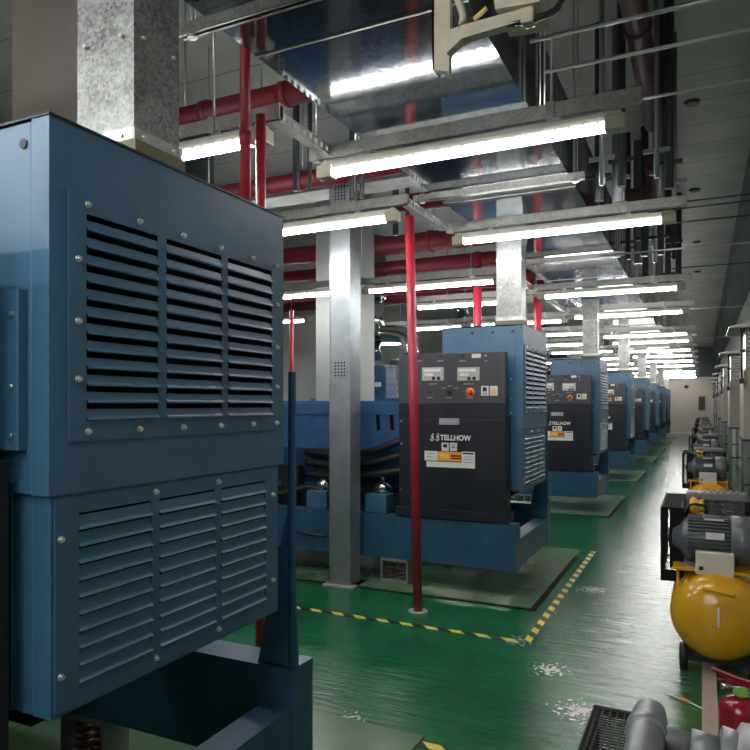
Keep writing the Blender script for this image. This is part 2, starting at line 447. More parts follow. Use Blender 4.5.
# radiator housing
RX0, RX1 = X(-2.08), X(-1.36)
yA, yB = 0.0, .976
bm = bmesh.new()
t = .02
zU0, zU1 = 1.385, 2.27
zL0, zL1 = .86, 1.383
box(bm, RX0, RX1 - .06, yA, yB, zU0, zU1 - .004, .004)
rh = obj('radiator_housing', bm, M['blue'], gen)
def framed(bm, x0, x1, y0, y1, z0, z1, hy0, hy1, hz0, hz1):
    """sheet with one opening"""
    box(bm, x0, x1, y0, hy0, z0, z1); box(bm, x0, x1, hy1, y1, z0, z1)
    box(bm, x0, x1, hy0, hy1, z0, hz0); box(bm, x0, x1, hy0, hy1, hz1, z1)
bm = bmesh.new()
framed(bm, RX1 - .06, RX1, yA, yB, zU0, zU1, yA + .06, yB - .04, 1.53, 2.09)
bm2 = bmesh.new(); box(bm2, RX0 - .003, RX1 + .003, yA - .003, yB + .003, zU1, zU1 + .006)
obj('front_sheet', bm, M['blue'], gen)
obj('top_cover', bm2, M['panel'], gen)
bm = bmesh.new()
box(bm, RX0 + .01, RX1 - .07, yA + .012, yB - .022, zL0, zL1, .003)
framed(bm, RX1 - .07, RX1 - .010, yA + .012, yB - .022, zL0, zL1, yA + .07, yB - .08, .905, 1.35)
box(bm, RX1 - .16, RX1 - .14, yA + .007, yA + .013, zL0, zL1)   # folded seam on the near side
obj('lower_housing', bm, M['blue'], gen)
bm = bmesh.new()
box(bm, RX1 - .065, RX1 - .055, yA + .03, yB - .03, 1.50, 2.11)
box(bm, RX1 - .075, RX1 - .066, yA + .05, yB - .05, .89, 1.36)
obj('radiator_core', bm, M['black'], gen)

def louvre(x, cols, z0, z1, n, y0, y1, pz0, pz1, outd, ind, gap):
    bm = bmesh.new()
    # plate around the louvre columns
    ys = [y0] + [c for cc in cols for c in cc] + [y1]
    for i in range(0, len(ys), 2): box(bm, x, x + .004, ys[i], ys[i + 1], pz0, pz1)
    for a, b in cols:
        box(bm, x, x + .004, a, b, pz0, z0); box(bm, x, x + .004, a, b, z1, pz1)
        p = (z1 - z0) / n
        for k in range(n):
            zl = z0 + k * p; zt = zl + p * (1 - gap)      # opening above each blade
            prof = [(x - .003, zt), (x - .000, zt + .001), (x + .0045, zl + p * .22), (x + .007, zl + p * .13), (x + .004 + outd, zl + p * .05), (x + .004 + outd, zl + .001), (x + .004, zl), (x + .001, zl)]
            prism(bm, prof, 'y', a, b)
            for e in (a, b - .002): prism(bm, [(x - .003, zt), (x + .001, zt), (x + .0045, zl + p * .22), (x + .004 + outd, zl + .001), (x, zl)], 'y', e, e + .002)
    return bm
colsU = [(.102, .345), (.377, .622), (.652, .896)]
colsL = [(.088, .330), (.360, .600), (.630, .870)]
lu = obj('upper_louvre_panel', louvre(RX1 + .001, colsU, 1.56, 2.065, 12, .05, .945, 1.51, 2.113, .008, 0, .36), M['blue'], gen)
ll = obj('lower_louvre_panel', louvre(RX1 - .009, colsL, .922, 1.335, 10, .02, .945, .870, 1.378, .008, 0, .16), M['blue'], gen)
def bolt_at(x, y, z, par):
    bm = bmesh.new(); cyl(bm, (x, y, z), (x + .003, y, z), .0085, 12); cyl(bm, (x + .003, y, z), (x + .010, y, z), .006, 6)
    obj('bolt', bm, M['bolt'], par)
for yy in (.105, .275, .445, .615, .785, .922):
    bolt_at(RX1 + .005, yy, 2.088, lu); bolt_at(RX1 + .005, yy, 1.533, lu)
for zz in (1.66, 1.80, 1.95):
    bolt_at(RX1 + .005, .076, zz, lu); bolt_at(RX1 + .005, .926, zz, lu)
for yy, zz in ((.035, 1.28), (.035, .955), (.345, 1.357), (.345, .896), (.615, 1.357), (.615, .896), (.915, 1.28), (.915, .98)):
    bolt_at(RX1 - .005, yy, zz, ll)
# side cover plate on the near face
sp = obj('side_plate', bx(X(-1.95), X(-1.433), -.026, 0, 1.49, 1.87, .003), M['blue'], gen)
for zz in (1.525, 1.64, 1.81):
    bm = bmesh.new(); cyl(bm, (X(-1.452), -.026, zz), (X(-1.452), -.033, zz), .006, 8); obj('rivet', bm, M['bolt'], sp)
bm = bmesh.new()
for dx in (-1.445, -1.62, -1.80): cyl(bm, (X(dx), 0, 2.215), (X(dx), -.004, 2.215), .012, 12)
obj('plug', bm, M['panel'], gen)
# upright brackets that carry the radiator on the rails
for y0, y1 in ((1.065, 1.085),):
    bm = bmesh.new()
    prism(bm, [(X(-1.535), .61), (X(-1.357), .61), (X(-1.367), .85), (X(-1.37), 1.0), (X(-1.37), 1.72), (X(-1.397), 1.72), (X(-1.399), 1.22)], 'y', y0, y0 + .012)
    box(bm, X(-1.397), X(-1.387), y0, y1, .62, 1.72)
    box(bm, X(-1.53), X(-1.36), y0, y1 + .03, .61, .62)
    obj('support_post', bm, M['bluebase'], gen)
bm = bmesh.new(); box(bm, X(-2.0), X(-1.46), .03, .92, .82, .86); box(bm, X(-2.05), X(-1.95), -.02, 1.04, .61, .83)
obj('radiator_mount', bm, M['black'], gen)

# control panel
PY = -.20
bm = bmesh.new(); box(bm, X(-2.41), X(-1.456), PY, -.03, .70, 1.47, .004); box(bm, X(-2.41), X(-1.456), PY, PY + .08, 1.47, 1.60)
cp = obj('control_panel', bm, M['panel'], gen)
obj('panel_head', bx(X(-2.41), X(-1.456), PY - .006, PY + .08, 1.603, 2.03, .004), M['panel2'], gen)
obj('panel_plinth', bx(X(-2.44), X(-1.43), PY - .02, -.02, .62, .70, .003), M['panel'], gen)
def px(u, v, Y=5.5):
    t = (u - 375) / 680
    Xw = (t * .9012 - .4333) * Y / (.9012 + .4333 * t)
    d = -.4333 * Xw + .9012 * Y
    return X(Xw), 1.6 + (404 - v) / 680 * d
def plate(name, u0, u1, v0, v1, m, dy=.008, dep=.006, label=None, par=cp):
    xa, za = px(u0, v1); xb, _ = px(u1, v1); _, zb = px(u0, v0)
    o = obj(name, bx(xa, xb, PY - dy, PY - dy + dep, za, zb), m, par)
    if label: o['label'] = label
    return o
plate('display', 422.4, 444, 367.6, 380.7, M['lcd'], .012)
plate('display', 457.6, 479.7, 367.6, 380.7, M['lcd'], .012)
for (u0, u1, v0, v1) in ((424, 441, 369, 372), (425, 434, 373.5, 376), (459, 476, 369, 372), (460, 469, 373.5, 376)):
    plate('display_line', u0, u1, v0, v1, M['white'], .0135, .002)
for u in (434, 439, 469.5, 474.5):
    bm = bmesh.new(); x, z = px(u, 378.4); cyl(bm, (x, PY - .010, z), (x, PY - .016, z), .016, 12); obj('push_button', bm, M['panel'], cp)
plate('name_label', 472, 481, 354, 358, M['white'], .008)
for (u0, u1, v) in ((417, 422, 361), (437, 443.5, 361), (459.5, 466, 361), (429, 437, 384), (463.5, 474, 384), (427, 433, 397.5), (446, 452.5, 397.5), (466, 473.5, 398), (442, 446, 388), (448, 452.5, 386), (454, 458, 388), (484.5, 487.5, 361)):
    plate('caption', u0, u1, v - .35, v + .45, M['grey'], .0075, .002)
for u, v, r, m in ((418.8, 357, .012, 'rubber'), (440.8, 356.5, .012, 'rubber'), (463, 356.5, .012, 'rubber'), (486, 355.8, .011, 'grey'), (430, 392, .014, 'rubber'), (449.5, 392.3, .022, 'rubber')):
    bm = bmesh.new(); x, z = px(u, v); cyl(bm, (x, PY - .006, z), (x, PY - .02, z), r, 14); obj('switch', bm, M[m], cp)
bm = bmesh.new(); x, z = px(470.3, 392.4); cyl(bm, (x, PY - .006, z), (x, PY - .010, z), .040, 24); o = obj('emergency_collar', bm, M['orange'], cp); o['label'] = 'orange collar around the stop button'
bm = bmesh.new(); lathe(bm, [(.014, -.010), (.014, -.03), (.026, -.032), (.026, -.045), (.018, -.052), (0, -.053)], (x, PY, z), 'y', 20)
o = obj('emergency_button', bm, M['redbtn'], cp); o['label'] = 'red emergency stop button'
plate('warning_sticker', 481.3, 488.8, 386, 395.6, M['white'])
plate('warning_sticker', 490, 497.8, 386, 395.6, M['white'])
plate('sticker_mark', 483, 487, 387.3, 391.5, M['panel'], .0095, .002)
x, z = px(493.9, 389.6)
bm = bmesh.new(); prism(bm, [(x - .026, z - .025), (x + .026, z - .025), (x, z + .024)], 'y', PY - .0095, PY - .008); obj('sticker_mark', bm, M['yellowl'], cp)
plate('sticker_mark', 483, 487.4, 392.6, 394.6, M['grey'], .0095, .002); plate('sticker_mark', 491.4, 496.4, 392.6, 394.6, M['yellowl'], .0095, .002)
plate('maker_plate', 439.2, 459.2, 418, 424.6, M['grey'], .004)
plate('sticker_mark', 440.6, 457.6, 420, 422.4, M['lcd'], .0055, .002)
x, z = px(455.4, 438.1)
text_mesh('maker_name', 'TELLHOW', .062, M['white'], cp, (x, PY - .002, z), sx=.94)
# maker's emblem: two curled strokes topped with dots
bm = bmesh.new()
for u in (432.3, 437.6):
    x, z = px(u, 437.6)
    tube(bm, arc([(x - .010, PY - .002, z + .016), (x + .012, PY - .002, z + .010), (x - .008, PY - .002, z + .002), (x + .014, PY - .002, z - .010), (x - .002, PY - .002, z - .026), (x - .017, PY - .002, z - .014)], 4), .0042, 6)
    cyl(bm, (x + .006, PY - .006, z + .030), (x + .006, PY, z + .030), .007, 10)
obj('maker_emblem', bm, M['white'], cp)
plate('warning_sticker', 441.7, 448.8, 442.7, 451, M['white'], .004)
plate('warning_sticker', 450, 457, 442.7, 451, M['white'], .004)
plate('sticker_mark', 443.3, 447.3, 444, 447.4, M['panel'], .0055, .002)
x, z = px(453.5, 446)
bm = bmesh.new(); prism(bm, [(x - .02, z - .018), (x + .02, z - .018), (x, z + .018)], 'y', PY - .0055, PY - .004); obj('sticker_mark', bm, M['grey'], cp)
plate('data_label', 424.7, 437.3, 450.7, 460.2, M['white'], .004)
plate('data_label', 437.3, 462, 451.4, 460.7, M['orange'], .004, label='orange data label')
plate('data_label', 462, 475, 451.6, 468, M['white'], .004)
plate('data_label', 426.7, 462, 461.2, 466.6, M['white'], .004)
for (u0, u1, v0, v1, m) in ((451, 461, 455, 456.6, 'panel'), (451, 461.5, 457.6, 459, 'panel'), (440, 449, 454, 458, 'yellowl'), (463, 473.5, 452.6, 454.2, 'panel'), (464, 473, 456.5, 457.2, 'grey'), (464, 473, 459, 459.7, 'grey'), (464, 473, 462, 462.7, 'grey'), (427, 435, 453, 453.8, 'grey'), (427, 433, 456, 456.8, 'grey')):
    plate('print_line', u0, u1, v0, v1, M[m], .0055, .002)
for zz in (.85, 1.25, 1.45):
    bm = bmesh.new(); cyl(bm, (X(-2.385), PY, zz), (X(-2.385), PY - .006, zz), .008, 8); obj('screw', bm, M['bolt'], cp)

# alternator
bm = bmesh.new()
prism(bm, [(.05, 1.63), (.02, 1.60), (.02, 1.17), (.10, 1.02), (.22, .80), (.72, .80), (.88, 1.02), (.94, 1.17), (.94, 1.60), (.91, 1.63)], 'x', X(-4.25), X(-2.5))
box(bm, X(-4.25), X(-2.5), .005, .022, 1.50, 1.515)
box(bm, X(-3.9), X(-2.7), .12, .85, .62, .82)
alt = obj('alternator', bm, M['blue2'], gen)
bm = bmesh.new()
for xc in (-2.60, -2.74): prism(bm, [(X(xc), 1.50), (X(xc + .035), 1.50), (X(xc + .045), 1.36), (X(xc + .01), 1.36)], 'y', .014, .019)
obj('vent', bm, M['black'], alt)
# engine
bm = bmesh.new()
prism(bm, [(.10, .70), (.30, .62), (.65, .62), (.85, .70), (.90, 1.15), (1.02, 1.50), (.85, 1.70), (.62, 1.55), (.35, 1.55), (.12, 1.70), (-.05, 1.50), (.06, 1.15)], 'x', X(-6.4), X(-4.35))
for k in range(6):
    xc = -6.2 + k * .33
    box(bm, X(xc), X(xc + .22), -.06, .16, 1.40, 1.62, .02); box(bm, X(xc), X(xc + .22), .8, 1.03, 1.40, 1.62, .02)
cyl(bm, (X(-4.35), .48, 1.15), (X(-4.2), .48, 1.15), .48, 28)
cyl(bm, (X(-6.0), -.02, .95), (X(-5.2), -.02, .95), .11, 16)
cyl(bm, (X(-5.0), .0, .85), (X(-4.6), .0, .85), .13, 16)
obj('engine_block', bm, M['blue2'], gen)
bm = bmesh.new(); box(bm, X(-5.52), X(-4.95), .2, .72, 1.62, 2.28, .05)
for k in range(5):
    box(bm, X(-5.54), X(-4.93), .185, .73, 1.70 + k * .12, 1.72 + k * .12)
cyl(bm, (X(-5.42), .46, 2.12), (X(-5.05), .46, 2.12), .16, 20)
ac = obj('air_cleaner', bm, M['blue2'], gen)
obj('name_plate', bx(X(-5.28), X(-5.02), .176, .186, 1.90, 1.98), M['white'], ac)
# black cable hoses from alternator to panel
for k, (zl, zr) in enumerate(((1.13, 1.28), (1.03, 1.15), (.92, 1.02))):
    bm = bmesh.new(); tube(bm, arc([(X(-3.5), .03, zl), (X(-3.05), -.06, zl - .01), (X(-2.75), -.08, zl + .03), (X(-2.5), -.08, zr - .03), (X(-2.38), -.07, zr)], 6), .035, 10)
    obj('cable_hose', bm, M['rubber'], gen)
for xc in (-2.66, -3.28, -4.3):
    bm = bmesh.new(); box(bm, X(xc - .12), X(xc + .10), -.14, .12, .61, .78, .008)
    mb = obj('mount_bracket', bm, M['blue'], gen)
    bm = bmesh.new(); lathe(bm, [(.07, .78), (.07, .80), (.09, .82), (.07, .86), (.03, .90), (.02, .90), (.02, .94), (0, .94)], (X(xc), 0, 0), 'z', 16)
    obj('mount_dome', bm, M['chrome'], mb)
bm = bmesh.new(); box(bm, X(-4.6), X(-2.44), .05, .9, .60, .78)
for k in range(4): box(bm, X(-4.2 + k * .42), X(-4.0 + k * .42), .0, .1, .61, 1.05 - .06 * (k % 2))
tube(bm, arc([(X(-4.4), -.02, .8), (X(-3.8), -.1, .72), (X(-3.4), -.05, .80), (X(-3.1), -.1, .7)], 5), .03, 8)
obj('sump', bm, M['rubber'], gen)
bm = bmesh.new(); box(bm, X(-4.42), X(-4.25), -.21, -.206, .50, .58); box(bm, X(-4.5), X(-4.3), -.206, -.2, .28, .42)
# label stuck on the rail
obj('rail_label', bm, M['white'], gen)
# bolts and hook on near rail
bm = bmesh.new()
for xx, zz in ((-3.52, .53), (-3.52, .40), (-3.25, .42)): cyl(bm, (X(xx), -.2, zz), (X(xx), -.215, zz), .014, 8)
tube(bm, [(X(-3.5), -.215, .40), (X(-3.3), -.22, .38), (X(-3.15), -.22, .38)], .01, 6)
obj('rail_fixing', bm, M['darkpipe'], gen)

for i in range(1, 8):
    lab = {1: 'second blue generator set, black control panel behind the thin red pole',
           2: 'third blue generator set down the row, orange label half hidden on its panel',
           3: 'fourth blue generator set from the camera, white tag on its panel edge'}.get(i, '%s blue generator set from the camera in the receding row' % ORD[i])
    dup(gen, (-3.5, GY[i], 0), lab)

# ------------------------------------------------------------------ small vent ducts on radiator tops
def vent(i, y):
    t = thing('vent_duct', '%s square galvanised vent duct rising from the %s generator top' % ('speckled' if i == 0 else 'shiny', ORD[i]), 'duct', (-1.53, y, 2.2775), 0, 'vent ducts on generator tops')
    return t
vd = vent(0, 1.50)
bm = bmesh.new(); prism(bm, [(-.11, .07), (.11, .07), (.11, .72), (.125, .80), (.125, .915), (-.11, .915)], 'y', -.09, .09)
obj('duct_body', bm, M['galv'], vd)
bm = bmesh.new()
for s in (-1, 1):
    box(bm, -.118, .118, s * .09 - .006, s * .09 + .006, .055, .09); box(bm, s * .11 - .006, s * .11 + .006, -.096, .096, .055, .09)
box(bm, -.114, .114, -.094, .094, .585, .60)
obj('collar', bm, M['strut'], vd)
obj('skirt', bx(-.125, .125, -.10, .10, 0, .055), mat('olive_gasket', (.13, .12, .06), .6), vd)
bm = bmesh.new()
for zz in (.072, .35, .57):
    for yy in (-.06, .06): cyl(bm, (.112, yy, zz), (.122, yy, zz), .006, 8)
    for xx in (-.07, .07): cyl(bm, (xx, -.092, zz), (xx, -.102, zz), .006, 8)
obj('rivet', bm, M['bolt'], vd)
for i in range(1, 8):
    dup(vd, (-1.53, GY[i] + .28, 2.2775), 'galvanised vent duct standing on top of the %s generator from camera' % ORD[i])

# ------------------------------------------------------------------ lights
def make_light():
    t = thing('strip_light', 'x', 'light', (0, 0, 0), 0, None)
    L2 = .84
    bm = bmesh.new(); box(bm, -L2, L2, -.024, .024, .036, .088, .006)
    obj('housing', bm, M['lamp'], t)
    bm = bmesh.new()
    prof = [(-.022, .036), (-.028, .030), (-.028, .010), (-.016, -.002), (.016, -.002), (.028, .010), (.028, .030), (.022, .036)]
    prism(bm, prof, 'x', -L2 + .08, L2 - .08)
    obj('diffuser', bm, M['tube'], t)
    obj('hanger_clip', bx(-.55, -.51, -.02, .02, .088, .1035), M['bolt'], t); obj('hanger_clip', bx(.51, .55, -.02, .02, .088, .1035), M['bolt'], t)
    bm = bmesh.new()
    n = 22
    for k in range(n):
        x = -L2 + .11 + (2 * L2 - .22) * k / (n - 1)
        prism(bm, [(-.034, .036), (-.034, .008), (-.028, .008), (-.028, .036)], 'x', x - .004, x + .004); prism(bm, [(.034, .036), (.034, .008), (.028, .008), (.028, .036)], 'x', x - .004, x + .004)
        box(bm, x - .002, x + .002, -.034, .034, .036, .040)
    box(bm, -L2 + .09, L2 - .09, -.034, -.030, .034, .038); box(bm, -L2 + .09, L2 - .09, .030, .034, .034, .038)
    obj('diffuser_ribs', bm, M['rib'], t)
    for s in (-1, 1):
        bm = bmesh.new()
        a, b = sorted((s * (L2 - .08), s * (L2 + .02)))
        box(bm, a, b, -.040, .040, -.010, .066, .008); cyl(bm, (s * (L2 - .03), 0, .06), (s * (L2 - .03), 0, .100), .014, 10)
        obj('end_cap', bm, M['cap'], t)
    return t
RY = [3.5, 5.45, 8.72, 11.0, 14.5, 16.1, 18.8, 21.0, 23.6, 26.6, 31.2, 34.3, 38.2]
LY = [2.9, 4.54, 7.38, 8.95, 11.4, 13.6, 16.0, 18.5, 21.5, 24.5, 28, 32, 36]
places = [(-1.19 if y < 4 else -1.03, y, 'R') for y in RY] + [(-2.85, y, 'L') for y in LY] + [(-4.6, 7.3, 'F'), (-4.6, 11.5, 'F'), (-4.6, 17.9, 'F'), (-4.6, 22.9, 'F'), (-4.75, 2.9, 'F')] + [(-6.6, 9.5, 'W'), (-6.6, 14, 'W'), (-6.6, 19, 'W')] + [(-1.19, .2, 'B'), (-1.19, -1.0, 'B'), (-1.19, -2.4, 'B'), (-1.19, -3.8, 'B'), (-2.95, .2, 'B'), (-2.95, -.7, 'B'), (-2.95, -1.9, 'B'), (-4.75, -.7, 'B'), (-2.95, -3.1, 'B')]  # B entries: unseen lights added to brighten the nearest generator's left face
lt = make_light()
num = ['first', 'second', 'third', 'fourth', 'fifth', 'sixth', 'seventh', 'eighth', 'ninth', 'tenth', 'eleventh', 'twelfth', 'thirteenth']
cnt = {}
for i, (x, y, r) in enumerate(places):
    k = cnt.get(r, 0); cnt[r] = k + 1
    row = {'R': 'over the generator ends', 'L': 'left of the wide air duct', 'F': 'over the engines', 'W': 'near the left wall', 'B': 'added fill behind the viewer'}[r]
    if r == 'R' and k == 0: lab = 'largest lit strip light, below the duct at top centre'
    elif r == 'R': lab = 'lit strip light, %s from camera, %s' % (num[k], row)
    else: lab = 'lit strip light, %s from camera, %s' % (num[k], row)
    g = 'strip lights, ' + row
    z = 2.94
    if i == 0:
        lt.location = (x, y, z); lt['label'] = lab; lt['group'] = g
    else: dup(lt, (x, y, z), lab, g)

# ------------------------------------------------------------------ channels carrying the lights
def strut_bm(x0, x1, w=.042, h=.075):
    bm = bmesh.new(); a = .004
    box(bm, x0, x1, -w / 2, -w / 2 + a, 0, h); box(bm, x0, x1, w / 2 - a, w / 2, 0, h); box(bm, x0, x1, -w / 2, w / 2, h - a, h)
    box(bm, x0, x1, -w / 2, -w / 2 + .012, 0, a); box(bm, x0, x1, w / 2 - .012, w / 2, 0, a)
    return bm
ch = thing('light_channel', 'x', 'channel', (0, 0, 0), 0, 'channels above strip lights')
obj('channel_bar', strut_bm(-.92, .93), M['strut'], ch)
bm = bmesh.new()
for x in (-.88, .50): box(bm, x - .02, x + .02, -.028, .028, -.004, .082)
obj('clamp', bm, M['conduit'], ch)
for x in (-.88, .50):
    bm = bmesh.new(); cyl(bm, (x, 0, .07), (x, 0, H - 3.055), .006, 8); obj('hanger_rod', bm, M['conduit'], ch)
first = True
for x, y, r in places:
    if r == 'B': continue
    lab = 'galvanised channel directly above the strip light at %s' % {'R': 'generator ends', 'L': 'left of wide duct', 'F': 'engines', 'W': 'left wall'}[r]
    k = sum(1 for p in places[:places.index((x, y, r))] if p[2] == r)
    lab = 'galvanised channel above the %s strip light %s' % (num[k], {'R': 'over generator ends', 'L': 'left of the wide duct', 'F': 'over the engines', 'W': 'near the left wall'}[r])
    xx = x
    if first: ch.location = (xx, y, 3.045); ch['label'] = lab; first = False
    else: dup(ch, (xx, y, 3.045), lab)

# perforated struts running lengthwise between the channels
def perf(L):
    bm = bmesh.new(); w = .05
    n = int(L / .06)
    # side web with slots
    box(bm, -.003, .003, 0, L, 0, .014); box(bm, -.003, .003, 0, L, .046, .06)
    for k in range(n + 1):
        y = k * L / n
        box(bm, -.003, .003, max(0, y - .015), min(L, y + .015), .014, .046)
    box(bm, -w, -.003, 0, L, .054, .06)
    box(bm, -w, -.003, 0, L, 0, .005)
    return bm
for (x, y0, y1, lab) in ((-1.97, 2.92, 3.60, 'perforated steel strut joining channels left of the biggest strip light'),
                         (-1.95, 4.55, 5.42, 'perforated steel strut sloping away above the thin red pole'),
                         (-1.95, 7.4, 8.7, 'perforated steel strut beside the second generator vent duct'),
                         (-1.95, 8.97, 11.0, 'perforated steel strut behind second generator duct, farther along')):
    tag(obj('perforated_strut', perf(y1 - y0), M['strut'], None, (x, y0, 3.06)), lab, 'strut')

# ------------------------------------------------------------------ big duct overhead with trapeze supports
dd = thing('air_duct', 'wide flat galvanised air duct hanging overhead along the generator row', 'duct', (-1.345, -4, 3.2))
y = -4.0; k = 0
while y < 34.5:
    L = 1.27 if y > -1 else 1.35
    bm = bmesh.new(); box(bm, -.505, .505, y + 4, y + 4 + L - .012, 0, .52)
    obj('duct_section', bm, M['duct'], dd)
    bm = bmesh.new(); box(bm, -.512, .512, y + 4 + L - .012, y + 4 + L, -.006, .526); obj('duct_flange', bm, M['strut'], dd)
    y += L; k += 1
tz = thing('trapeze_support', 'x', 'support', (0, 0, 0), 0, 'trapeze supports under the wide duct')
obj('trapeze_bar', strut_bm(-.64, .62, .042, .05), M['strut'], tz)
for s in (-.575, .56):
    for q in (-.012, .012):
        bm = bmesh.new(); cyl(bm, (s + q, 0, .03), (s + q, 0, H - 3.14), .005, 8); obj('hanger_rod', bm, M['conduit'], tz)
    bm = bmesh.new(); cyl(bm, (s, 0, -.012), (s, 0, .0), .022, 6); obj('nut', bm, M['bolt'], tz)
for i, y in enumerate((2.23, 3.74, 4.82, 7.48, 9.7, 12.3, 14.9, 17.4, 22, 27)):
    lab = 'trapeze bar under the wide duct, %s from the camera' % ['nearest, crossing at top left', 'second', 'third', 'fourth', 'fifth', 'sixth', 'seventh', 'eighth', 'ninth', 'tenth'][i]
    if i == 0: tz.location = (-1.345, y, 3.14); tz['label'] = lab
    else: dup(tz, (-1.345, y, 3.14), lab)

# ------------------------------------------------------------------ red pipes
def redpipe(name, pts, r, lab, m='red', flanges=()):
    t = thing(name, lab, 'pipe', pts[0], 0)
    o = Vector(pts[0])
    bm = bmesh.new(); tube(bm, [Vector(p) - o for p in pts], r, 20); obj('pipe_run', bm, M[m], t)
    if abs(Vector(pts[0]).z - Vector(pts[-1]).z) < .5:
        xa, xb = Vector(pts[0]), Vector(pts[-1])
        for q in (.35, .8, .96):
            i0 = min(range(len(pts)), key=lambda i: (Vector(pts[i]) - xa.lerp(xb, q)).length)
            h = (xa.lerp(xb, q) if len(pts) == 2 else Vector(pts[i0])) - o
            bm = bmesh.new(); cyl(bm, h, (h.x, h.y, H - o.z), .006, 8); obj('hanger_rod', bm, M['conduit'], t)
    for f, ax in flanges:
        bm = bmesh.new(); f = Vector(f) - o; a = Vector(ax) * .03
        cyl(bm, f - a, f + a, r * 1.14, 20); obj('coupling', bm, M[m], t)
    return t
redpipe('red_pipe', [(-8.5, 3.75, 3.62), (-1.99, 3.75, 3.62)], .075, 'red pipe crossing behind the near vent duct at top left', flanges=(((-3.1, 3.75, 3.62), (1, 0, 0)), ((-2.45, 3.75, 3.62), (1, 0, 0))))
redpipe('red_pipe', [(-8.5, 5.15, 3.58), (-1.86, 5.15, 3.58)], .075, 'red pipe crossing left of the biggest strip light, lower than first', flanges=(((-3.2, 5.15, 3.58), (1, 0, 0)),))
redpipe('red_pipe', [(-8.5, 6.62, 3.72), (-1.9, 6.62, 3.72)], .09, 'red pipe passing behind galvanised riser just above second left strip light')
redpipe('red_pipe', [(-8.5, 8.6, 3.80), (-2.0, 8.6, 3.80)], .13, 'thick red pipe passing behind the pale pillar, uppermost of three there', flanges=(((-3.3, 8.6, 3.80), (1, 0, 0)),))
redpipe('red_pipe', [(-8.5, 9.2, 3.62), (-2.2, 9.2, 3.62)], .10, 'red pipe passing behind the pale pillar, middle of three there')
redpipe('red_pipe', [(-8.5, 9.9, 3.46), (-2.2, 9.9, 3.46)], .12, 'red pipe passing behind the pale pillar, lowest of three there')
redpipe('red_pipe', [(-8.5, 12.6, 3.75), (-2.2, 12.6, 3.75)], .14, 'red pipe crossing far behind second generator above the lights')
# dark red pipe with branches over the aisle
redpipe('red_pipe', arc([(-1.0, 4.2, 4.20), (-.62, 4.2, 4.20), (-.45, 4.3, 4.20), (-.40, 4.6, 4.20)], 5) + [Vector((-.40, 6.8, 4.20))], .085, 'dark red pipe with bend over aisle near top, right of threaded rods', 'darkred', flanges=(((-.72, 4.2, 4.2), (1, 0, 0)), ((-.40, 5.0, 4.20), (0, 1, 0))))
redpipe('red_pipe', arc([(-.40, 7.1, 3.95), (-.42, 7.5, 3.85), (-.52, 7.7, 3.80), (-.80, 7.75, 3.80)], 5), .10, 'short dark red pipe bend behind right end of biggest strip light', 'darkred')
# uprights
redpipe('red_upright_pipe', [(-2.012, 2.72, 2.35), (-2.012, 2.72, H)], .026, 'tall red upright pipe above the nearest generator top, reaching the ceiling', 'red2', (((-2.012, 2.72, 2.9), (0, 0, 1)),))
redpipe('red_upright_pipe', [(-1.97, 2.79, 0), (-1.97, 2.79, 3.03)], .025, 'shorter red upright pipe right beside the taller one at top left', 'red2')
t = redpipe('red_pole', [(-1.97, 4.86, .0), (-2.04, 4.86, 3.05)], .036, 'thin slightly leaning red pole standing before the second control panel', 'red2')
bm = bmesh.new(); cyl(bm, (0, 0, 0), (0, 0, .012), .075, 20); obj('foot_plate', bm, M['cabinet'], t)
redpipe('red_upright_pipe', [(-4.52, 7.05, 0), (-4.52, 7.05, 2.75)], .028, 'slim red upright pipe seen just right of the nearest generator louvres', 'red2')
redpipe('red_upright_pipe', [(-2.4, 7.8, 0), (-2.4, 7.8, 3.4)], .05, 'red upright pipe behind second generator panel, beside the thin pole', 'red2')
redpipe('red_upright_pipe', [(-1.95, 9.0, 0), (-1.95, 9.0, 3.0)], .05, 'red upright pipe behind the second generator, right of its vent duct', 'red2')

# ------------------------------------------------------------------ galvanised riser by the pillar
t = thing('cable_riser', 'galvanised cable riser standing on floor left of the red pole', 'cable riser', (-2.866, 5.25, 0))
obj('riser_body', bx(-.10, .10, 0, .20, .01, 3.5, .003), M['riser'], t)
bm = bmesh.new()
for zc in (1.85, 3.4):
    for i in range(4):
        for j in range(5):
            cyl(bm, (-.045 + i * .03, -.001, zc + j * .028), (-.045 + i * .03, -.004, zc + j * .028), .008, 8)
obj('perforation', bm, M['black'], t)
obj('foot_plate', bx(-.15, .15, -.05, .25, 0, .012), M['cabinet'], t)
obj('riser_edge', bx(-.104, -.098, -.006, .2, .01, 3.5), M['strut'], t)
bm = bmesh.new(); box(bm, -4.8, 1.0, -.14, .14, 0, .10)
tag(obj('cable_tray', bm, M['galv'], None, (-2.95, 5.40, 3.51)), 'galvanised cable tray running across on top of the cable riser', 'cable tray')

